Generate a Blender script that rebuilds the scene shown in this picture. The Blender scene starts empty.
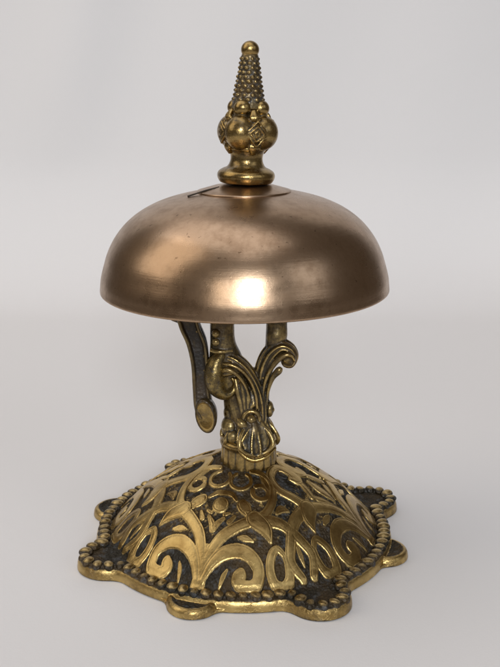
import bpy, math, random
import numpy as np
from mathutils import Vector, Matrix, noise
random.seed(4)
S = bpy.context.scene
COL = S.collection
MM = 0.001
PI = math.pi

# ------------------------------------------------------------------ helpers
def obj(name, verts, faces, mat, parent=None, smooth=True, scale=MM, attr=None):
    me = bpy.data.meshes.new(name)
    v = np.asarray(verts, dtype=float) * scale
    me.from_pydata(v.tolist(), [], [tuple(f) for f in faces])
    me.validate()
    if smooth:
        me.polygons.foreach_set('use_smooth', [True] * len(me.polygons))
    if attr is not None:
        for nm, val in attr.items():
            a = me.attributes.new(nm, 'FLOAT', 'POINT')
            a.data.foreach_set('value', np.asarray(val, dtype=np.float32))
    me.materials.append(mat)
    me.update()
    o = bpy.data.objects.new(name, me)
    COL.objects.link(o)
    if parent is not None:
        o.parent = parent
    return o

class MB:
    """collects several shapes (millimetres) into one mesh"""
    def __init__(s): s.v = []; s.f = []
    def add(s, v, f):
        n = len(s.v); s.v += [tuple(p) for p in v]; s.f += [tuple(i + n for i in q) for q in f]
    def build(s, name, mat, parent=None, voxel=None, smooth_it=0):
        o = obj(name, s.v, s.f, mat, parent)
        if voxel:
            m = o.modifiers.new('fuse', 'REMESH'); m.mode = 'VOXEL'; m.voxel_size = voxel * MM
            m.use_smooth_shade = True
            if smooth_it:
                k = o.modifiers.new('soften', 'SMOOTH'); k.iterations = smooth_it; k.factor = .5
        return o

def grid_faces(nr, nc, closed=True):
    f = []
    for i in range(nr - 1):
        for j in range(nc if closed else nc - 1):
            a = i * nc + j; b = i * nc + (j + 1) % nc
            f.append((a, b, b + nc, a + nc))
    return f

def lathe(prof, n=96, c=(0, 0, 0), closed_ends=True):
    """prof: list of (r, z)"""
    v = []
    for r, z in prof:
        for j in range(n):
            a = 2 * PI * j / n
            v.append((c[0] + r * math.cos(a), c[1] + r * math.sin(a), c[2] + z))
    f = grid_faces(len(prof), n)
    if closed_ends:
        f.append(tuple(range(n))[::-1]); k = (len(prof) - 1) * n
        f.append(tuple(range(k, k + n)))
    return v, f

def catmull(pts, n):
    P = np.array(pts, float)
    P = np.vstack([2 * P[0] - P[1], P, 2 * P[-1] - P[-2]])
    m = len(P) - 3; out = []
    for s in np.linspace(0, m, n):
        i = min(int(s), m - 1); t = s - i
        p0, p1, p2, p3 = P[i:i + 4]
        out.append(.5 * ((2 * p1) + (-p0 + p2) * t + (2 * p0 - 5 * p1 + 4 * p2 - p3) * t * t + (-p0 + 3 * p1 - 3 * p2 + p3) * t ** 3))
    return np.array(out)

def sweep(pts, ra, rb, n=60, m=28, ridges=0, amp=0.0, power=2.0, depth_dir=(0, 1, 0)):
    """tube along pts; ra in-plane radius list, rb depth radius list; super-ellipse section with lengthwise ridges"""
    C = catmull(pts, n)
    A = catmull([[a] for a in ra], n)[:, 0]; B = catmull([[b] for b in rb], n)[:, 0]
    D = np.array(depth_dir, float)
    v = []
    for i in range(n):
        t = C[min(i + 1, n - 1)] - C[max(i - 1, 0)]; t /= np.linalg.norm(t) + 1e-9
        d = D - t * D.dot(t); d /= np.linalg.norm(d)
        nn = np.cross(d, t)
        for j in range(m):
            a = 2 * PI * j / m
            ca, sa = math.cos(a), math.sin(a)
            k = (abs(ca) ** power + abs(sa) ** power) ** (-1 / power)
            k *= 1 + amp * math.cos(ridges * a)
            v.append(C[i] + nn * (A[i] * k * ca) + d * (B[i] * k * sa))
    f = grid_faces(n, m)
    f.append(tuple(range(m))[::-1]); q = (n - 1) * m
    f.append(tuple(range(q, q + m)))
    return v, f

def ball(c, r, n=20, sx=1, sy=1, sz=1, rot=0):
    v = []; f = []
    m = n // 2
    for i in range(1, m):
        p = PI * i / m
        for j in range(n):
            a = 2 * PI * j / n
            x, y, z = r * sx * math.sin(p) * math.cos(a), r * sy * math.sin(p) * math.sin(a), r * sz * math.cos(p)
            x, y = x * math.cos(rot) - y * math.sin(rot), x * math.sin(rot) + y * math.cos(rot)
            v.append((c[0] + x, c[1] + y, c[2] + z))
    f = [q[::-1] for q in grid_faces(m - 1, n)]
    zt = r * sz
    v.append((c[0], c[1], c[2] + zt)); v.append((c[0], c[1], c[2] - zt))
    k = len(v)
    for j in range(n):
        f.append((j, (j + 1) % n, k - 2)); b = (m - 2) * n
        f.append((b + (j + 1) % n, b + j, k - 1))
    return v, f

def xf(vf, M):
    return [tuple(M @ Vector(p)) for p in vf[0]], vf[1]

# ------------------------------------------------------------------ materials
def newmat(name):
    m = bpy.data.materials.new(name); m.use_nodes = True
    nt = m.node_tree; b = nt.nodes['Principled BSDF']
    return m, nt, b
def N(nt, t, **kw):
    n = nt.nodes.new(t)
    for k, v in kw.items(): setattr(n, k, v)
    return n
def texn(nt, scale, detail=4, rough=.6, vec=None):
    t = N(nt, 'ShaderNodeTexNoise'); t.inputs['Scale'].default_value = scale
    t.inputs['Detail'].default_value = detail; t.inputs['Roughness'].default_value = rough
    if vec is not None: nt.links.new(vec, t.inputs['Vector'])
    return t.outputs['Fac']
def ramp(nt, src, stops):
    r = N(nt, 'ShaderNodeValToRGB'); e = r.color_ramp.elements
    while len(e) < len(stops): e.new(.5)
    for i, (p, c) in enumerate(stops):
        e[i].position = p
        e[i].color = (c, c, c, 1) if not isinstance(c, (tuple, list)) else (*c, 1)
    nt.links.new(src, r.inputs[0]); return r.outputs[0]
def mixc(nt, fac, a, b):
    m = N(nt, 'ShaderNodeMix', data_type='RGBA')
    if hasattr(fac, 'links'): nt.links.new(fac, m.inputs[0])
    else: m.inputs[0].default_value = fac
    for s, i in ((a, 6), (b, 7)):
        if hasattr(s, 'links'): nt.links.new(s, m.inputs[i])
        else: m.inputs[i].default_value = (*s, 1)
    return m.outputs[2]
def math_(nt, op, a, b=0.0, clamp=False):
    m = N(nt, 'ShaderNodeMath', operation=op); m.use_clamp = clamp
    for s, i in ((a, 0), (b, 1)):
        if hasattr(s, 'links'): nt.links.new(s, m.inputs[i])
        else: m.inputs[i].default_value = s
    return m.outputs[0]
def bump(nt, h, strength, dist, prev=None):
    b = N(nt, 'ShaderNodeBump'); b.inputs['Strength'].default_value = strength; b.inputs['Distance'].default_value = dist
    nt.links.new(h, b.inputs['Height'])
    if prev is not None: nt.links.new(prev, b.inputs['Normal'])
    return b.outputs[0]
def coords(nt): return N(nt, 'ShaderNodeTexCoord').outputs['Object']

BRASS_HI = (0.60, 0.45, 0.20)
BRASS_LO = (0.36, 0.23, 0.075)
PAT_DARK = (0.026, 0.020, 0.011)
PAT_BLUE = (0.10, 0.105, 0.11)

def brass(name, wear_src, lo=.42, hi=.58, hi_col=BRASS_HI, lo_col=BRASS_LO, rough=(.2, .42), bumpy=.25, dust=.5, soft=.16, gloss=.22, pat=PAT_DARK, grain=.6):
    """aged brass: polished where the metal stands proud, tarnish and dust left in the hollows.
       wear_src: 'relief' (mesh attribute) or 'point' (edge wear)"""
    m, nt, b = newmat(name)
    co = coords(nt)
    if wear_src == 'relief':
        w = N(nt, 'ShaderNodeAttribute', attribute_name='relief').outputs['Fac']
    else:
        w = N(nt, 'ShaderNodeNewGeometry').outputs['Pointiness']
    nz = texn(nt, 900, 5, .7, co)
    nz2 = texn(nt, 160, 4, .6, co)
    k = .5 if wear_src == 'relief' else soft
    w2 = math_(nt, 'ADD', w, math_(nt, 'MULTIPLY', math_(nt, 'SUBTRACT', nz, .5), k))
    w2 = math_(nt, 'ADD', w2, math_(nt, 'MULTIPLY', math_(nt, 'SUBTRACT', nz2, .5), k * .8))
    wear = ramp(nt, w2, [(lo, 0.0), (hi, 1.0)])
    tone = mixc(nt, ramp(nt, nz2, [(.35, 0.), (.65, 1.)]), lo_col, hi_col)
    spots = ramp(nt, texn(nt, 420, 3, .6, co), [(.52, 0.0), (.64, 1.0)])
    pat = mixc(nt, ramp(nt, texn(nt, 90, 2, .5, co), [(.42, 0.), (.6, 1.)]), pat, tuple(c * k_ for c, k_ in zip(pat, (2.6, 2.1, 1.4))))
    pat = mixc(nt, math_(nt, 'MULTIPLY', spots, dust), pat, PAT_BLUE)
    col = mixc(nt, wear, pat, tone)
    nt.links.new(col, b.inputs['Base Color'])
    met = math_(nt, 'ADD', math_(nt, 'MULTIPLY', wear, .65), .35)
    nt.links.new(met, b.inputs['Metallic'])
    rr = math_(nt, 'ADD', math_(nt, 'MULTIPLY', nz2, rough[1] - rough[0]), rough[0])
    rgh = math_(nt, 'ADD', rr, math_(nt, 'MULTIPLY', math_(nt, 'SUBTRACT', 1.0, wear), gloss))
    nt.links.new(rgh, b.inputs['Roughness'])
    n1 = bump(nt, nz, bumpy, .0006)
    vo = N(nt, 'ShaderNodeTexVoronoi'); vo.inputs['Scale'].default_value = 1100; nt.links.new(co, vo.inputs['Vector'])
    low = math_(nt, 'MULTIPLY', vo.outputs['Distance'], math_(nt, 'SUBTRACT', 1.0, wear))
    nt.links.new(bump(nt, low, grain, .0008, n1), b.inputs['Normal'])
    return m

M_base = brass('chased_brass', 'relief', .38, .64, hi_col=(.62, .445, .175), lo_col=(.34, .225, .08), rough=(.22, .40), bumpy=.2, gloss=.36)
M_bead = brass('beaded_brass', 'relief', .42, .66, hi_col=(.54, .40, .18), lo_col=(.26, .18, .07), rough=(.2, .38))
M_stem = brass('tarnished_brass', 'point', .498, .54, hi_col=(.66, .48, .19), lo_col=(.34, .23, .085), rough=(.14, .28), bumpy=.12, dust=.12, grain=.1, soft=.06, gloss=.14, pat=(.026, .020, .010))
M_lever = brass('dark_lever_brass', 'point', .50, .60, hi_col=(.42, .30, .12), lo_col=(.16, .105, .04), rough=(.22, .36), bumpy=.12, dust=.1, grain=.1, soft=.05, gloss=.08, pat=(.016, .012, .008))
M_finial = brass('finial_brass', 'point', .45, .515, hi_col=(.42, .29, .11), lo_col=(.24, .155, .055), rough=(.16, .32), bumpy=.25, dust=.7, grain=.2, soft=.15, gloss=.1)
M_collar = brass('collar_brass', 'point', .455, .525, hi_col=(.52, .36, .13), lo_col=(.22, .145, .05), rough=(.16, .3), bumpy=.16, dust=.4, grain=.2, soft=.09, gloss=.08)

def bell_metal():
    m, nt, b = newmat('bell_bronze'); co = coords(nt)
    mp = N(nt, 'ShaderNodeMapping'); nt.links.new(co, mp.inputs[0])
    n1 = texn(nt, 45, 5, .6, co); n2 = texn(nt, 260, 5, .65, co)
    # fine turning marks run round the bell: stretch noise by height only
    mp.inputs['Scale'].default_value = (.06, .06, 1)
    n3 = texn(nt, 1500, 4, .6, mp.outputs[0])
    base = mixc(nt, ramp(nt, n1, [(.35, 0.), (.65, 1.)]), (.41, .275, .172), (.49, .345, .228))
    base = mixc(nt, math_(nt, 'MULTIPLY', ramp(nt, math_(nt, 'ADD', math_(nt, 'MULTIPLY', n2, .5), math_(nt, 'MULTIPLY', n1, .5)), [(.47, 0.), (.6, 1.)]), .5), base, (.24, .145, .08))
    pit = ramp(nt, texn(nt, 700, 2, .5, co), [(.70, 0.), (.76, 1.)])
    base = mixc(nt, math_(nt, 'MULTIPLY', pit, .6), base, (.10, .06, .03))
    nt.links.new(base, b.inputs['Base Color'])
    b.inputs['Metallic'].default_value = 1.0
    r = math_(nt, 'ADD', math_(nt, 'MULTIPLY', n2, .20), .10)
    r = math_(nt, 'ADD', r, math_(nt, 'MULTIPLY', n1, .20))
    nt.links.new(r, b.inputs['Roughness'])
    h = math_(nt, 'ADD', math_(nt, 'MULTIPLY', n3, .5), math_(nt, 'MULTIPLY', n2, .8))
    sc = N(nt, 'ShaderNodeMapping'); nt.links.new(co, sc.inputs[0]); sc.inputs['Rotation'].default_value = (.5, .9, .3); sc.inputs['Scale'].default_value = (1, .04, 1)
    scr = ramp(nt, texn(nt, 1300, 2, .5, sc.outputs[0]), [(.66, 0.), (.72, 1.)])
    nb = bump(nt, texn(nt, 70, 3, .5, co), .10, .0006)
    nb = bump(nt, scr, .05, .0003, nb)
    nt.links.new(bump(nt, h, .10, .0004, nb), b.inputs['Normal'])
    return m
M_bell = bell_metal()

def dark_slot():
    m, nt, b = newmat('slot_dark'); co = coords(nt)
    nt.links.new(mixc(nt, texn(nt, 500, 3, .6, co), (.015, .012, .01), (.06, .045, .03)), b.inputs['Base Color'])
    b.inputs['Metallic'].default_value = .6; b.inputs['Roughness'].default_value = .5
    return m
M_dark = dark_slot()

def paper():
    m, nt, b = newmat('matte_white_paper'); co = coords(nt)
    n1 = texn(nt, 3.0, 3, .5, co); n2 = texn(nt, 1400, 3, .6, co)
    nt.links.new(mixc(nt, n1, (.76, .74, .725), (.80, .785, .775)), b.inputs['Base Color'])
    b.inputs['Roughness'].default_value = .75
    b.inputs['Specular IOR Level'].default_value = .25
    nt.links.new(bump(nt, n2, .12, .0003), b.inputs['Normal'])
    return m
M_paper = paper()

# ------------------------------------------------------------------ setting: a sweep of white paper
def backdrop():
    prof = [(-360, 0)]
    for y in np.linspace(-340, 255, 24): prof.append((y, 0))
    R = 95.
    for a in np.linspace(0, PI / 2 - .10, 24)[1:]: prof.append((255 + R * math.sin(a), R - R * math.cos(a)))
    y, z = prof[-1]; t = (math.cos(PI / 2 - .10), math.sin(PI / 2 - .10))
    for s in np.linspace(0, 560, 24)[1:]: prof.append((y + t[0] * s, z + t[1] * s))
    xs = np.linspace(-340, 340, 61); v = []
    for (y, z) in prof:
        for x in xs:
            w = 0.
            if y > 240:      # buckling added to the paper so side light shades the wall unevenly
                w = 6.0 * math.sin(x * .006 + z * .004 + .8) + 3.5 * math.sin(x * .016 - z * .009) + 1.6 * math.sin(x * .045 - z * .014 + 1)
                rise = min(1., max(0., (z - 70) / 60.))
                w -= 8.0 * rise * math.exp(-((x + 112 - (z - 130) * .22) / 26.) ** 2)  # ridge added to raise a bright and a dark streak at upper left
                w *= min(1, (y - 240) / 70)
            v.append((x, y + w, z))
    f = grid_faces(len(prof), len(xs), closed=False)
    o = obj('backdrop', v, f, M_paper)
    o['kind'] = 'structure'
    return o
backdrop()

# ------------------------------------------------------------------ the bell
bell = bpy.data.objects.new('desk_bell', None); COL.objects.link(bell)
bell.empty_display_size = .02
bell['label'] = 'antique brass counter bell with bronze dome, ornate scroll stem and beaded six-lobed relief foot'.replace('six-lobed ', 'lobed ')
bell['category'] = 'bell'

ALPHA = 27.1          # azimuth of a foot lobe, from the front towards the right
T_SLAB = 3.6
RC, RL = 43.7, 8.6    # lobes
RG, RGR = 42.2, 7.0   # plain lugs

# --- base heightfield
def polar(deg, r):    # azimuth from the front (-y) towards +x
    a = math.radians(deg); return (r * math.sin(a), -r * math.cos(a))

lobe_c = [polar(ALPHA, RC), polar(ALPHA + 87, RC), polar(ALPHA + 178, RC + .9), polar(ALPHA + 270, RC - 1.0)]   # cast by hand: not quite even
lug_c = [polar(ALPHA + 45 + 90 * k, RG) for k in range(4)]

def smin(a, b, k):
    h = np.clip(.5 + .5 * (b - a) / k, 0, 1)
    return b * (1 - h) + a * h - k * h * (1 - h)
def sd_main(X, Y):    # plate with lobes, no lugs (negative inside)
    d = np.hypot(X, Y) - 43.9
    for cx, cy in lobe_c:
        d = smin(d, np.hypot(X - cx, Y - cy) - RL, 3.6)
    return d
def sd_lug(X, Y):
    d = None
    for cx, cy in lug_c:
        e = np.hypot(X - cx, Y - cy) - RGR
        d = e if d is None else np.minimum(d, e)
    return d
def sd_bead(X, Y):
    d = np.hypot(X, Y) - 41.6
    for cx, cy in lobe_c:
        d = smin(d, np.hypot(X - cx, Y - cy) - 6.6, 3.4)
    return d

# the scroll work: each stroke is [(azimuth offset from the lug axis in degrees, radius mm, half width mm)...], raised height
LINE = [
    ([(0, 39.9, 1.9), (0, 36, 1.5), (0, 33.5, 1.4), (.6, 31.5, .7)], 1.0),
    ([(0, 35, 1.1), (3.5, 31.2, 1.3), (7, 28.7, 1.35), (14, 26.4, 1.3), (25, 24.7, 1.5)], 1.05),
    ([(1, 38, .9), (3.8, 34.8, 1.15), (8.5, 32.6, 1.4), (15, 31.8, 1.5), (21, 32.8, 1.45), (24.5, 35.3, 1.4), (23, 38.2, 1.35), (18.5, 38.7, 1.35), (15.6, 37.3, 1.45), (17, 36.4, 1.3)], 1.1),
    ([(25, 24.7, 1.7), (38, 25.9, 1.45), (44, 28.2, 1.35), (48, 31.3, 1.3), (50.5, 34.8, 1.2), (47.5, 38.2, 1.0)], 1.0),
    ([(37.2, 33.4, .7), (34.6, 31.9, .8), (31.4, 32.8, 1.0), (29.5, 35.5, 1.1), (30.6, 38.4, 1.2), (33.9, 39.3, 1.25), (36.8, 38.0, 1.2), (37.8, 35.6, 1.0), (37.2, 33.4, .7)], .95),
    ([(11, 35.4, .35), (9.5, 36.8, .6), (8.5, 38.9, .3)], .6),
    ([(40.5, 23.6, .4), (45, 22.6, 1.0), (49.5, 23.6, .4)], .8),
    ([(45, 31.4, .3), (45, 33.6, .7), (45, 36.0, .3)], .6),
    ([(15, 28.6, .3), (19, 28.9, .8), (23, 29.6, .35)], .7),
    ([(25, 24.7, 2.1), (30.5, 27.2, 1.6), (32.0, 30.3, .45)], 1.2),
    ([(20, 22.6, .5), (24, 24.0, 1.2)], 1.0),
]
def ring(d0, r0, rad, w, a0=0, a1=360):
    """a small ring round the point (d0, r0), as a stroke"""
    out = []
    for a in np.linspace(math.radians(a0), math.radians(a1), 14):
        x, y = rad * math.sin(a), r0 + rad * math.cos(a)
        out.append((d0 + math.degrees(math.atan2(x, y)), math.hypot(x, y), w))
    return out
ARC_A = [
    ([(25, 24.7, 1.5), (33, 23.2, 1.2), (42, 19.6, 1.05), (49, 15.2, .95), (47, 11.2, .9), (32, 9.2, .8)], 1.0),
    (ring(14, 12.6, 2.9, .55, -150, 150), .9),
    (ring(34, 16.8, 2.2, .7, -120, 200), .8),
    ([(17, 20.4, 1.5), (19, 21.4, 1.6), (22, 23.4, .8)], .9),
    ([(.5, 20.7, 1.9), (-.5, 20.9, 1.9)], .9),
    ([(12, 19.0, .5), (7, 17.2, .75), (0, 16.9, .8)], .7),
    ([(5, 24.2, .55), (2, 25.6, .8), (0, 27.2, .9)], .6),
    ([(12, 23.4, .5), (9, 25.0, .75)], .6),
    ([(8, 22.6, .45), (5, 23.0, .6)], .5),
]
ARC_B = [
    ([(25, 24.7, 1.5), (30, 20.8, 1.35), (37, 17.2, 1.25), (37, 13.2, 1.2), (22, 10.6, 1.2), (8, 11.2, 1.4), (4, 14.6, 1.8), (9, 17.0, 1.5), (14, 15.8, .8)], 1.0),
    ([(8, 17.5, .5), (11, 20.0, 1.0), (14, 22.9, .9)], .9),
    ([(0, 19.5, .6), (0, 23.2, 1.5), (0, 27.2, .6)], .9),
    ([(4, 27.5, .4), (9, 24.8, 1.0), (13, 22.9, .5)], .6),
    ([(45, 11.5, .8), (45, 15, 1.3), (45, 19.5, .5)], .8),
]
def strokes():
    out = []
    for k in range(4):
        ax = ALPHA - 45 + 90 * k
        for grp in (LINE, ARC_A if k == 0 else ARC_B):
            for pts, h in grp:
                for s in (-1, 1):
                    q = [(*polar(ax + s * d, r), w * 1.14) for d, r, w in pts]
                    out.append((catmull(q, 10 * (len(q) - 1) + 1) if len(q) > 2 else catmull(q, 8), h))
    return out

def smoothstep(e0, e1, x):
    t = np.clip((x - e0) / (e1 - e0), 0, 1); return t * t * (3 - 2 * t)

DOME = np.array([[0, 24.6], [6, 24.3], [9, 23.7], [14, 21.9], [20, 19.0], [26, 15.4], [31, 11.6], [34.5, 8.3], [37, 5.5], [38.6, 3.9], [39.6, 3.3], [60, 3.2]])
def dome_z(R):
    # smooth the polyline a little
    z = 0
    for o_, w in ((-1.2, .2), (-.6, .2), (0, .2), (.6, .2), (1.2, .2)):
        z = z + w * np.interp(R + o_, DOME[:, 0], DOME[:, 1])
    return z

def outline_r(th):
    """radius of the whole outline (plate, lobes, lugs) in each direction"""
    lo = np.full_like(th, 40.0); hi = np.full_like(th, 60.0)
    for _ in range(40):
        mid = (lo + hi) / 2
        X, Y = mid * np.sin(th), -mid * np.cos(th)
        inside = smin(sd_main(X, Y), sd_lug(X, Y), 2.2) < 0
        lo = np.where(inside, mid, lo); hi = np.where(inside, hi, mid)
    return (lo + hi) / 2

def build_base():
    NT = 2000
    th = np.arange(NT) * 2 * PI / NT
    Ro = outline_r(th)
    s_in = np.linspace(6.0, 39.0, 190)
    s_out = np.linspace(0, 1, 60)[1:]
    s_out = 1 - (1 - s_out) ** 1.5
    rows = [np.full(NT, s) for s in s_in] + [39.0 + (Ro - 39.0) * s for s in s_out]
    R = np.array(rows)                          # rings x NT
    TH = np.broadcast_to(th, R.shape)
    X = R * np.sin(TH); Y = -R * np.cos(TH)
    # scrollwork field
    F = np.zeros_like(R); Hh = np.zeros_like(R)
    edge = .24
    for P, h in strokes():
        x0, x1 = P[:, 0].min() - 3.2, P[:, 0].max() + 3.2
        y0, y1 = P[:, 1].min() - 3.2, P[:, 1].max() + 3.2
        msk = (X > x0) & (X < x1) & (Y > y0) & (Y < y1)
        if not msk.any(): continue
        xx, yy = X[msk], Y[msk]; best = np.full(xx.shape, 1e9)
        # foreshortening on the steep dome flank is small; distances in plan
        for i in range(len(P) - 1):
            ax, ay, aw = P[i]; bx, by, bw = P[i + 1]
            dx, dy = bx - ax, by - ay; L = dx * dx + dy * dy + 1e-9
            t = np.clip(((xx - ax) * dx + (yy - ay) * dy) / L, 0, 1)
            d = np.hypot(xx - ax - t * dx, yy - ay - t * dy) - (aw + t * (bw - aw))
            best = np.minimum(best, d)
        f = smoothstep(edge * .5, -edge * .9, best)
        crown = .25 * np.clip(-best / 1.6, 0, 1)
        hh = .88 * h * f * (1.0 + .22 * crown - .10 * np.exp(-((best + .55) / .22) ** 2))
        Hh[msk] = np.maximum(Hh[msk], hh); F[msk] = np.maximum(F[msk], f)
    lim = smoothstep(40.4, 39.2, R)
    F *= lim; Hh *= lim
    Z0 = dome_z(R)
    dm = sd_main(X, Y); dl = sd_lug(X, Y)
    # rim plate with rounded edge; lugs sit a little lower than the plate
    main_top = T_SLAB - .5 * smoothstep(-4.2, -2.6, dm) * 0
    e = np.clip(-dm / 1.5, 0, 1); zm = (T_SLAB) * (0.35 + .65 * np.sqrt(np.clip(1 - (1 - e) ** 2, 0, 1)))
    zm = np.where(dm < .7, zm, 0)
    zm = np.where(dm < -1.3, zm - .5 * smoothstep(-1.3, -2.2, dm), zm)      # shallow channel carrying the beads
    e2 = np.clip(-dl / 1.3, 0, 1); zl = 2.7 * (0.4 + .6 * np.sqrt(np.clip(1 - (1 - e2) ** 2, 0, 1)))
    zl = np.where(dl < .7, zl - .55 * smoothstep(-1.5, -2.6, dl), 0)
    zrim = np.maximum(zm, zl)
    k = smoothstep(38.2, 39.6, R)
    # lobe floors are dished a little
    dish = np.zeros_like(R)
    for cx, cy in lobe_c: dish = np.maximum(dish, np.exp(-(np.hypot(X - cx, Y - cy) / 3.4) ** 2))
    Zb = Z0 * (1 - k) + zrim * k
    Z = Zb + Hh - .45 * dish * k
    # rough chased ground
    rs = np.random.RandomState(3)
    def vnoise(cell):
        n = int(120 / cell) + 4; G = rs.rand(n, n) - .5
        u = (X + 60) / cell; w_ = (Y + 60) / cell; iu = u.astype(int); iw = w_.astype(int)
        fu = u - iu; fw = w_ - iw; fu = fu * fu * (3 - 2 * fu); fw = fw * fw * (3 - 2 * fw)
        return (G[iu, iw] * (1 - fu) + G[iu + 1, iw] * fu) * (1 - fw) + (G[iu, iw + 1] * (1 - fu) + G[iu + 1, iw + 1] * fu) * fw
    g = vnoise(.55) + .7 * vnoise(.33) + .6 * vnoise(1.3)
    g /= g.std()
    gz = smoothstep(.9, 2.2, -np.minimum(dm, dl)) * (1 - smoothstep(-2.4, -1.4, dm) * (dm < 1.0))
    Z += .085 * g * (1 - F) * gz 
    Z += .006 * g * gz
    # polish mask: relief plateaus, plate edge
    rel = .90 * F
    ph = TH * 7
    edge_rim = smoothstep(-1.1, -.4, dm) * (dm < .2)
    edge_lug = smoothstep(-2.2, -1.0, dl) * (dm > 0)
    rel = np.maximum(rel, k * np.maximum(edge_rim * .66, edge_lug * .66))
    rel += .0
    # broken polish on the ground inside the panels near the top
    rel = np.maximum(rel, (1 - F) * (.05 + .17 * smoothstep(34, 27, R) * smoothstep(15, 20, R)) * (1 + .9 * np.clip(g, -1, 1.8)))
    V = np.stack([X, Y, Z], 2).reshape(-1, 3)
    A = rel.reshape(-1)
    # side wall and underside
    zb = Z[-1]; side = []
    sa = []
    for q, inset in ((.55, -.10), (.25, -.06), (0.0, .35)):
        rr = Ro - inset
        side.append(np.stack([rr * np.sin(th), -rr * np.cos(th), zb * q], 1)); sa.append(np.full(NT, (.62 if q > .3 else .5) if q > 0 else .2))
    side.append(np.stack([36 * np.sin(th), -36 * np.cos(th), 0 * th], 1)); sa.append(np.zeros(NT))
    side.append(np.stack([30 * np.sin(th), -30 * np.cos(th), 0 * th + 6], 1)); sa.append(np.zeros(NT))
    V = np.vstack([V] + side); A = np.concatenate([A] + sa)
    f = [q[::-1] for q in grid_faces(len(rows) + 5, NT)]
    return obj('foot', V, f, M_base, bell, attr={'relief': A})
foot = build_base()
foot['label'] = 'domed brass foot with raised scrollwork on dark tarnished ground, scalloped lobed edge'

# --- beads all round the rim, following the lobes
def build_beads():
    th = np.linspace(0, 2 * PI, 7200, endpoint=False)
    lo = np.full_like(th, 38.0); hi = np.full_like(th, 56.0)
    for _ in range(40):
        mid = (lo + hi) / 2
        ins = sd_bead(mid * np.sin(th), -mid * np.cos(th)) < 0
        lo = np.where(ins, mid, lo); hi = np.where(ins, hi, mid)
    P = np.stack([lo * np.sin(th), -lo * np.cos(th)], 1)
    seg = np.linalg.norm(np.roll(P, -1, 0) - P, axis=1); L = seg.sum(); cum = np.concatenate([[0], np.cumsum(seg)])[:-1]
    n = int(round(L / 3.2)); V = []; Fc = []; A = []
    for i in range(n):
        k = int(np.searchsorted(cum, L * i / n)) % len(P)
        p = P[k]; t = P[(k + 6) % len(P)] - P[k - 6]; ang = math.atan2(t[1], t[0]) + random.uniform(-.08, .08)
        r = 1.52 * random.uniform(.86, 1.08)
        v, f = ball((p[0], p[1], 3.5 + random.uniform(-.12, .12)), r, n=22, sx=1.04 * random.uniform(.92, 1.07), sy=1.36 * random.uniform(.93, 1.05), sz=.9 * random.uniform(.9, 1.08), rot=ang + .34 + random.uniform(-.08, .08))
        o_ = len(V); V += v; Fc += [tuple(q + o_ for q in g) for g in f]
        A += [min(1, max(0, (q[2] - 3.8) / 1.3 + .12)) for q in v]
    # the cord the beads sit on
    cr = []
    ks = range(0, len(P), 12)
    C = [P[k] for k in ks]; m = 10; o_ = len(V)
    for i, p in enumerate(C):
        t = C[(i + 1) % len(C)] - C[i - 1]; t = t / np.linalg.norm(t); nn = (t[1], -t[0])
        for j in range(m):
            a = 2 * PI * j / m
            V.append((p[0] + nn[0] * math.cos(a) * 1.0, p[1] + nn[1] * math.cos(a) * 1.0, 3.1 + math.sin(a) * .8)); A.append(.1)
    for i in range(len(C)):
        for j in range(m):
            a = i * m + j; b = i * m + (j + 1) % m; c = ((i + 1) % len(C)) * m + (j + 1) % m; d = ((i + 1) % len(C)) * m + j
            Fc.append(tuple(o_ + q for q in (a, b, c, d)))
    o = obj('bead_border', V, Fc, M_bead, foot, attr={'relief': A})
    o['label'] = 'rope-like row of small brass beads following the lobed edge'
build_beads()

# ------------------------------------------------------------------ stem
CX = 1.3
def build_collar():
    prof = [(5.0, 20.5), (9.6, 20.8), (9.5, 22.0), (8.55, 22.8), (8.3, 24.0), (8.0, 27.5), (8.0, 29.2), (8.35, 29.8), (8.45, 30.5), (8.1, 31.2), (7.2, 31.6), (4, 31.7)]
    pr = catmull(prof, 90); n = 220; v = []
    for r, z in pr:
        for j in range(n):
            a = 2 * PI * j / n
            fl = smoothstep(22.6, 23.6, z) * smoothstep(29.6, 28.8, z)
            c = abs(math.cos(a * 8.5 + .4)) ** .7
            rr = r + fl * (.55 * c - .45)
            v.append((CX + rr * math.cos(a), rr * math.sin(a), z))
    f = grid_faces(len(pr), n); f.append(tuple(range(n))[::-1]); k = (len(pr) - 1) * n; f.append(tuple(range(k, k + n)))
    o = obj('collar', v, f, M_collar, bell)
    o['label'] = 'fluted brass ring where the stem meets the foot'
build_collar()

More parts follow.
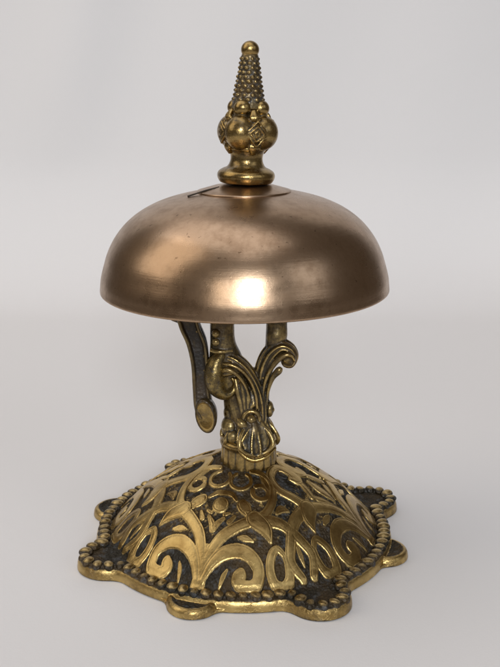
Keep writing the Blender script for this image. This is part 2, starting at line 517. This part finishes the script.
def build_stem():
    b = MB()
    # knuckle above the collar
    b.add(*sweep([(CX, 0, 30), (1.4, 0, 33), (1.0, 0, 37), (-.6, 0, 41), (-2.5, 0, 46)], [7.3, 7.0, 5.7, 5.5, 4.0], [6.6, 6.2, 5.0, 4.6, 3.4], n=40, m=48, ridges=9, amp=.02))
    # leaf hoods lapping over the collar, one to each side
    for (az, w, dr) in ((14, 1, 0), (100, .85, -1.1), (190, .9, -.8), (-80, .7, -1.6)):
        A = math.radians(az)
        def P(r, z): return (CX + (r + dr) * math.sin(A), -(r + dr) * math.cos(A), z)
        side = (math.cos(A), math.sin(A), 0)
        b.add(*sweep([P(4.6, 38.8), P(6.0, 36.0), P(7.0, 33.0), P(7.9, 30.6), P(8.4, 28.4)], [1.0, 1.3, 1.1, .9, .4], [2.0 * w, 4.2 * w, 4.9 * w, 3.9 * w, .8], n=40, m=60, ridges=8, amp=.13, depth_dir=side))
        for s in (-1, 1):
            q = [P(5.6, 37.4), P(7.6, 35.0), P(9.0, 32.2), P(9.0, 30.2), P(8.7, 28.7)]
            off = [1.9, 4.1, 4.9, 3.5, .3]
            q = [(p[0] + s * side[0] * o_ * w, p[1] + s * side[1] * o_ * w, p[2]) for p, o_ in zip(q, off)]
            b.add(*sweep(q, [.5, .6, .65, .6, .5], [.5, .55, .6, .6, .5], n=26, m=12))
    # ribs fanning down the front leaf
    A = math.radians(14); sd = (math.cos(A), math.sin(A), 0)
    for u in (-.35, .35):
        q = []
        for rr, zz, wd in ((5.6, 38.0, .6), (7.2, 35.6, 2.0), (8.2, 32.6, 3.4), (8.9, 30.2, 3.7), (9.1, 28.9 + 1.4 * abs(u), 3.0)):
            q.append((CX + rr * math.sin(A) + sd[0] * u * wd, -rr * math.cos(A) + sd[1] * u * wd + .5 * u * u, zz))
        b.add(*sweep(q, [.25, .32, .38, .36, .2], [.35, .42, .42, .4, .3], n=26, m=12))
    # eye with ring, and the small round boss at the right
    b.add(*ball((2.0, -5.1, 38.6), 1.5, 20))
    tr = [(2.0 + 2.3 * math.cos(a), -4.9, 38.6 + 2.5 * math.sin(a)) for a in np.linspace(-.6, 4.3, 12)]
    b.add(*sweep(tr, [.6] * 12, [.8] * 12, n=40, m=12))
    b.add(*sweep([(-1.8, -6.0, 39.2), (-.6, -6.6, 37.6), (1.2, -6.4, 36.2)], [.5, 1.2, .4], [.6, .9, .4], n=20, m=14))
    b.add(*ball((7.3, -.6, 40.2), 1.25, 20, sx=1.0, sy=1.7, sz=1.95))
    b.add(*ball((7.6, -1.2, 40.2), .8, 16, sx=1.5, sy=1.2, sz=1.2))
    # blue-grey lumps on the left flank
    b.add(*ball((-4.0, -1.4, 35.2), 2.8, 20, sx=1, sy=1.2, sz=1.2))
    b.add(*ball((-3.2, -3.6, 33.0), 2.3, 20))
    b.add(*ball((-3.9, -1, 39.2), 2.2, 20, sz=1.3))
    # ---- left scroll: post, round knob, acanthus leaf sweeping over to the neck
    b.add(*sweep([(-6.4, 1.5, 96), (-6.4, 1.2, 80), (-6.4, .4, 66), (-6.2, 0, 60), (-5.4, 0, 55), (-4.6, 0, 51)], [3.0, 3.1, 3.3, 3.5, 4.6, 4.2], [2.6, 2.8, 3.0, 3.2, 3.6, 3.0], n=70, m=40, ridges=4, amp=.04, power=3.2))
    knob = [(-6.2, -1.6, 57.6), (-8.0, -2.2, 55.0), (-8.7, -2.6, 51.0), (-7.9, -2.6, 47.6), (-5.6, -2.4, 45.6), (-3.3, -2.2, 46.4), (-2.5, -2.0, 48.6), (-3.6, -1.8, 50.4)]
    kb = MB(); kb.add(*sweep(knob, [1.4, 2.4, 2.8, 2.6, 1.9, 1.3, 1.0, .7], [2.4, 3.5, 4.1, 3.9, 3.1, 2.3, 1.8, 1.4], n=90, m=44, ridges=3, amp=.015))
    leaf = [(-6.6, -1.2, 56.6), (-3.4, -1.4, 56.0), (.2, -1.5, 53.2), (3.0, -1.4, 48.6), (4.4, -1.2, 43.6), (4.6, -1.4, 38.6), (4.0, -1.5, 34)]
    b.add(*sweep(leaf, [1.0, 1.6, 1.6, 1.6, 1.8, 2.0, 2.2], [1.8, 2.7, 3.0, 3.0, 3.1, 3.2, 3.2], n=80, m=66, ridges=10, amp=.09))
    rib = [(-7.0, -3.4, 54.6), (-4.4, -4.3, 54.8), (-1.2, -4.6, 53.4), (1.6, -4.7, 50.2), (3.2, -4.6, 46.0), (3.7, -4.6, 41.6)]
    b.add(*sweep(rib, [.35, .5, .5, .45, .4, .35], [.5, .6, .6, .6, .5, .4], n=60, m=12))
    rib2 = [(-6.6, -3.6, 52.4), (-5.0, -4.4, 53.2), (-2.6, -4.6, 52.2), (-.2, -4.6, 49.4), (1.2, -4.5, 45.6), (1.8, -4.6, 42.0)]
    b.add(*sweep(rib2, [.5, .8, .6, .45, .4, .35], [.6, .7, .6, .6, .5, .4], n=60, m=12))
    # leaf blades hanging inside the scroll
    for i, (dx, zt) in enumerate(((-2.6, 50.4), (-1.2, 50.6), (.3, 48.8), (1.9, 46.8))):
        b.add(*sweep([(dx, -3.0, zt), (dx + .7, -3.8, zt - 3.5), (dx * .6 + .8, -3.9, 42.2), (dx * .5 + .8, -3.8, 39.0)], [.6, .9, .9, .6], [.9, 1.2, 1.2, .9], n=36, m=14))
    b.add(*sweep([(-3.4, -.4, 52.0), (-3.0, -.4, 47), (-1.0, -.2, 42), (.5, 0, 37)], [3.2, 3.6, 4.2, 4.0], [2.0, 2.4, 3.0, 3.4], n=40, m=30, ridges=7, amp=.03))
    # ---- right branch: post, ribbed stem, volute
    b.add(*sweep([(9.1, 1.6, 96), (9.1, 1.4, 80), (9.1, .8, 66), (9.0, .3, 61.5), (8.0, .1, 57.5)], [2.6, 2.7, 2.85, 2.9, 2.2], [2.4, 2.5, 2.7, 2.8, 2.2], n=60, m=40, ridges=4, amp=.05, power=3.4))
    st = [(4.8, 0, 37), (5.0, 0, 43), (5.1, -.1, 48), (5.6, -.2, 52.4), (7.4, -.3, 56.8), (10.2, -.4, 59.2), (12.8, -.5, 58.6), (14.0, -.6, 56.4), (13.2, -.7, 54.2), (11.6, -.8, 54.2), (11.0, -.8, 55.6)]
    b.add(*sweep(st, [2.2, 2.0, 2.2, 2.5, 2.5, 2.0, 1.55, 1.35, 1.2, 1.0, .8], [2.6, 2.5, 2.6, 2.8, 3.0, 3.0, 2.9, 2.7, 2.4, 2.0, 1.6], n=120, m=66, ridges=10, amp=.085))
    rb = [(5.0, -3.0, 43), (5.6, -3.0, 48), (6.9, -3.2, 52.0), (9.2, -3.5, 55.6), (11.6, -3.7, 57.4), (13.4, -3.6, 57.0), (14.2, -3.5, 55.6)]
    b.add(*sweep(rb, [.35, .45, .6, .8, .7, .5, .35], [.5, .6, .7, .8, .7, .6, .5], n=70, m=12))
    rb = [(6.2, -2.5, 42), (6.8, -2.6, 46.5), (8.0, -2.9, 50.4), (9.7, -3.1, 52.6), (10.4, -3.0, 53.6)]
    b.add(*sweep(rb, [.35, .5, .8, 1.1, .6], [.6, .7, .8, 1.0, .6], n=50, m=12))
    b.add(*ball((12.3, -.6, 55.9), 2.3, 24, sy=1.35))
    b.add(*sweep([(1.5, .4, 52), (2.6, .4, 47), (3.4, .3, 40)], [2.0, 2.4, 2.4], [1.8, 2.0, 2.4], n=20, m=20))
    # the two bosses and step on the front of the left post
    for z in (63.4, 60.9): b.add(*ball((-8.1, -3.0, z), 1.15, 18, sy=.8))
    b.add(*sweep([(-9.6, -2.4, 58.4), (-7.0, -3.3, 58.2), (-3.4, -2.6, 58.4)], [.6, .7, .5], [.8, .8, .6], n=20, m=12))
    o = b.build('stem', M_stem, bell, voxel=.21, smooth_it=1)
    o['label'] = 'tarnished cast brass stem of acanthus scrolls, two posts running up into the bell'
    k = kb.build('scroll_knob', M_knob, o, voxel=.26, smooth_it=2)
    k['label'] = 'rounded brass scroll end, polished brighter than the stem'
    e = MB()
    e.add(*sweep([(1.6, -6.6, 36.6), (-.2, -8.1, 34.0), (-1.3, -9.2, 31.2), (.2, -9.7, 29.0), (3.0, -9.8, 27.9), (6.4, -9.0, 28.8), (9.0, -6.6, 30.6)], [.35, .45, .5, .55, .6, .5, .3], [.4] * 7, n=60, m=12))
    e.build('leaf_edge', M_collar, o)
    return o
M_knob = brass('knob_brass', 'point', .47, .52, hi_col=(.44, .33, .13), lo_col=(.20, .14, .05), rough=(.16, .32), bumpy=.4, dust=.2, soft=.24, gloss=.08, grain=.1)
stem = build_stem()

# ---- striking lever at the left
def build_lever():
    path = [(-17.4, .4, 76), (-15.8, .2, 66), (-13.6, 0, 60), (-12.7, -.3, 54), (-12.4, -.6, 47), (-11.8, -1.2, 41.5), (-11.0, -1.6, 38.0)]
    b = MB()
    b.add(*sweep(path, [3.0, 3.0, 2.9, 2.6, 2.5, 2.7, 2.2], [1.5, 1.5, 1.7, 2.0, 2.3, 2.5, 2.0], n=70, m=40, power=5))
    # raised flanges at both edges of the channel
    for off, rr in ((-2.45, .55), (2.35, .5)):
        C = [(p[0] + off * k, p[1] - 1.7, p[2]) for p, k in zip(path, (1, 1, .95, .8, .75, .8, .6))]
        b.add(*sweep(C, [rr] * 7, [.9] * 7, n=70, m=14, power=3))
    b.add(*sweep([(-20.6, .3, 67.2), (-18.6, .2, 66.6), (-16.5, .2, 66.6)], [.7, .8, .8], [1.6, 1.6, 1.6], n=16, m=16, power=4))
    b.add(*ball((-10.9, -1.4, 53.6), 1.3, 20, sy=.9))
    lv = b.build('striker_lever', M_lever, bell, voxel=.26, smooth_it=1)
    lv['label'] = 'dark curved channelled lever hanging behind the left scroll'
    # oval end button, turned to the front left
    n = 60; v = []
    prof = [(0.0, -1.2), (.72, -1.2), (.80, -1.05), (.86, -1.3), (.97, -1.4), (1.02, -1.0), (1.0, .6), (.85, 2.4), (.4, 3.0)]
    for r, d in prof:
        for j in range(n):
            a = 2 * PI * j / n
            v.append((3.0 * max(r, .02) * math.cos(a), d, 5.4 * max(r, .02) * math.sin(a)))
    f = [q for q in grid_faces(len(prof), n)]; f.append(tuple(range(n))[::-1]); k = (len(prof) - 1) * n; f.append(tuple(range(k, k + n)))
    M = Matrix.Translation((-10.9, -3.0, 39.2)) @ Matrix.Rotation(math.radians(-16), 4, 'Z') @ Matrix.Rotation(math.radians(10), 4, 'X') @ Matrix.Rotation(math.radians(-4), 4, 'Y')
    v, f = xf((v, f), M)
    o = obj('oval_end', v, f, M_collar, lv)
    o['label'] = 'oval brass end of the lever with a raised edge'
build_lever()

# ------------------------------------------------------------------ bell dome
ZR = 76.0
def build_bell():
    out = [(39.9, 0.0), (40.15, .35), (40.05, 1.6), (39.75, 4.0), (38.95, 7.0), (37.7, 10.8), (35.7, 14.6), (32.6, 18.4), (28.5, 21.6), (23.2, 24.2), (17.2, 25.95), (11.0, 27.1), (5.5, 27.6), (1.5, 27.8)]
    o_ = catmull(out, 110)
    inn = catmull([(39.3, 0.1), (38.2, 4.0), (36.2, 9.6), (33.2, 14.4), (29.6, 17.8), (24.8, 20.6), (18, 23.2), (11, 24.6), (1.5, 25.0)], 50)
    n = 256; rings = list(inn[::-1]) + list(o_)
    v = []
    for r, z in rings:
        for j in range(n):
            a = 2 * PI * j / n; v.append((r * math.cos(a), r * math.sin(a), ZR + z))
    f = grid_faces(len(rings), n)
    k = (len(rings) - 1) * n
    f.append(tuple(range(k, k + n))); f.append(tuple(range(n))[::-1])
    o = obj('bell_dome', v, f, M_bell, bell)
    o['label'] = 'smooth brown bronze bell dome with a soft bright highlight low at the front'
    # washer under the finial
    pr = [(3, 25.6), (12.75, 25.6), (12.9, 26.1), (12.8, 26.32), (12.5, 26.42), (8, 27.7), (3, 28.35)]
    w = obj('washer', *lathe([(r, z + ZR + .85) for r, z in pr], 128), M_bell, o)
    w['label'] = 'thin bronze disc between dome and finial'
    # thin dark strip drawn for a slit, over washer and dome on the left
    L = []
    vv, ff = sweep([(-6.6, -4.0, ZR + 28.55), (-10.2, -5.0, ZR + 27.78), (-12.4, -5.6, ZR + 27.15), (-15.0, -6.2, ZR + 26.4)], [.08, .08, .10, .34], [.2, .2, .2, .22], n=24, m=10, power=4, depth_dir=(0, 0, 1))
    t = obj('dark_strip', vv, ff, M_dark, o)
    t['label'] = 'thin dark strip lying from the finial foot out over the dome'
    return o
dome = build_bell()
dome.rotation_euler = (0, math.radians(-.6), 0); dome.location = (.80 * MM, 0, 0)

# spindle inside the dome joins the two posts to the bell
b = MB()
b.add(*lathe([(2.2, 84), (2.2, 92), (3.4, 94), (3.4, 101)], 40, c=(1.3, 1.5, 0)))
b.add(*sweep([(-9, 1.5, 92), (1.3, 1.5, 92), (12, 1.5, 92)], [2, 2, 2], [2.4, 2.4, 2.4], n=20, m=20, power=5))
sp = b.build('spindle', M_lever, bell)
sp.hide_render = False

# ------------------------------------------------------------------ finial
fin = bpy.data.objects.new('finial', None); COL.objects.link(fin); fin.parent = bell
fin.empty_display_size = .01
fin.scale = (1, 1, .954); fin.location = (0.2 * MM, 0, 105.1 * MM); fin.rotation_euler = (0, math.radians(1.7), 0)
fin['label'] = 'knobbed brass spire on top of the bell, ending in a small ball'
M_spire = brass('spire_brass', 'point', .49, .54, hi_col=(.40, .29, .125), lo_col=(.22, .15, .06), rough=(.18, .32), bumpy=.14, dust=.5, soft=.07, gloss=.1, grain=.2)
def build_finial():
    Z = 104.2
    # foot ring
    pr = catmull([(3, 104.3), (6.4, 104.3), (7.4, 105.0), (7.85, 106.3), (7.5, 107.5), (6.4, 108.3), (5.2, 108.9), (4.5, 110.2), (4.35, 111.6), (4.7, 113.0), (5.2, 113.8), (5.0, 114.6), (3, 115.0)], 80)
    v, f = lathe([(r, z - Z) for r, z in pr], 120)
    obj('foot_ring', v, f, M_finial, fin)
    # cluster of bulbs
    b = MB()
    b.add(*lathe([(3.4, 113.6 - Z), (5.3, 114.6 - Z), (5.6, 118 - Z), (5.0, 121 - Z), (3.8, 123 - Z), (3.6, 127 - Z)], 48))
    for k in range(4):
        A = math.radians(-24 + 90 * k)
        p = lambda r: (r * math.sin(A), -r * math.cos(A))
        x, y = p(4.35); b.add(*ball((x, y, 118.5 - Z), 4.25, 36, sz=1.14))
        x, y = p(3.5); b.add(*ball((x, y, 125.1 - Z), 2.45, 28, sz=.98))
        # chased lozenge between neighbouring bulbs
        B = A + PI / 4
        q = lambda r, s, z: (r * math.sin(B) + s * math.cos(B), -r * math.cos(B) + s * math.sin(B), z - Z)
        jt = random.uniform(-.25, .25)
        for h, wd, rr in ((3.3 + jt, 3.0, 7.35), (2.1, 1.9 + jt, 7.6), (.9, .75, 7.7)):
            pts = [(jt, 118.4 + h), (wd, 118.4 - jt), (-jt, 118.4 - h), (-wd, 118.4 + jt), (jt, 118.4 + h)]
            for (s0, z0), (s1, z1) in zip(pts[:-1], pts[1:]):
                b.add(*sweep([q(rr - .15 * abs(s0), s0, z0), q(rr, (s0 + s1) / 2, (z0 + z1) / 2), q(rr - .15 * abs(s1), s1, z1)], [.27] * 3, [.3] * 3, n=10, m=8, depth_dir=(math.sin(B), -math.cos(B), 0)))
        b.add(*ball(q(5.0, 0, 118.4), 2.75, 24, sz=1.15))
        # little leaf tucked above and below each lozenge
        for z0, s_ in ((122.6, 1), (114.6, -1)):
            b.add(*sweep([q(4.6, -.1, z0 + 2.0 * s_), q(5.6, 0, z0), q(5.4, .1, z0 - 1.4 * s_)], [.5, .8, .4], [.8, 1.7, .5], n=18, m=20, ridges=6, amp=.08, depth_dir=(math.cos(B), math.sin(B), 0)))
    o = b.build('bulb_cluster', M_finial, fin, voxel=.2, smooth_it=1)
    # tapering spire covered with scales
    b = MB()
    b.add(*lathe([(4.6, 125 - Z), (4.1, 127.5 - Z), (3.4, 131 - Z), (2.8, 135 - Z), (2.35, 138.8 - Z), (2.1, 139.6 - Z)], 48))
    rows = 10
    for i in range(rows):
        t = i / (rows - 1); z = 127.4 + 10.9 * t; r = np.interp(z, [127.5, 131, 135, 138.6], [4.05, 3.4, 2.8, 2.35]); cnt = 11; r = r - .10
        for j in range(cnt):
            a = 2 * PI * (j + .5 * (i % 2)) / cnt
            s = (.70 - .20 * t) * random.uniform(.8, 1.1)
            b.add(*ball((r * math.sin(a), -r * math.cos(a), z - Z), s, 12, sz=.85))
    o = b.build('spire', M_spire, fin, voxel=.16, smooth_it=1)
    v, f = ball((0, 0, 140.7 - Z), 2.4, 40); obj('tip_ball', v, f, M_finial, fin)
build_finial()

# ------------------------------------------------------------------ camera
W_, H_ = 500., 667.
cam = bpy.data.cameras.new('camera'); co_ = bpy.data.objects.new('camera', cam); COL.objects.link(co_)
cam.sensor_fit = 'VERTICAL'; cam.sensor_height = 24.0; cam.lens = 24.0 * 950.95 / 667.0
cam.clip_start = .01; cam.clip_end = 20
co_.location = (1.526 * MM, -260.24 * MM, 134.5 * MM)
co_.rotation_euler = (math.radians(90 - 15.43), 0, 0)
co_.rotation_euler = (Matrix.Rotation(math.radians(90 - 15.43), 4, 'X') @ Matrix.Rotation(math.radians(.25), 4, 'Z')).to_euler()
S.camera = co_
cam.dof.use_dof = False

# ------------------------------------------------------------------ light
w = bpy.data.worlds.new('World'); S.world = w; w.use_nodes = True
bg = w.node_tree.nodes['Background']; bg.inputs[0].default_value = (.29, .24, .195, 1); bg.inputs[1].default_value = .32

def area(name, loc, target, sx, sy, radiance, col, spread=180):
    L = bpy.data.lights.new(name, 'AREA'); L.shape = 'RECTANGLE'; L.size = sx; L.size_y = sy
    L.energy = radiance * sx * sy * PI * 1.0; L.color = col; L.spread = math.radians(spread)
    o = bpy.data.objects.new(name, L); COL.objects.link(o); o.location = loc
    d = Vector(target) - Vector(loc); o.rotation_euler = d.to_track_quat('-Z', 'Y').to_euler()
    return o
area('window_front', (.12, -1.5, .66), (0, 0, .08), .32, .46, 30.0, (.88, .93, 1))
area('right_fill', (1.35, -.95, .95), (0, .2, .06), .9, .9, 1.1, (.88, .92, 1))  # added fill that brightens the paper wall and the right of the bell
area('window_front_far', (-.42, -1.5, .62), (0, 0, .08), .34, .45, 3.4, (1, .95, .88))
area('window_left', (-1.30, -.20, 1.15), (0, .1, .06), 1.1, 1.4, 1.45, (1, .91, .80))
area('overhead_fill', (-.25, .12, 1.25), (0, .36, .25), 1.7, .8, 1.3, (.95, .94, .98))  # added broad light, set high and back to brighten the backdrop

S.view_settings.view_transform = 'Standard'; S.view_settings.look = 'None'
S.view_settings.exposure = 0; S.view_settings.gamma = 1
S.render.engine = 'CYCLES'
S.render.resolution_x = 768; S.render.resolution_y = 1024
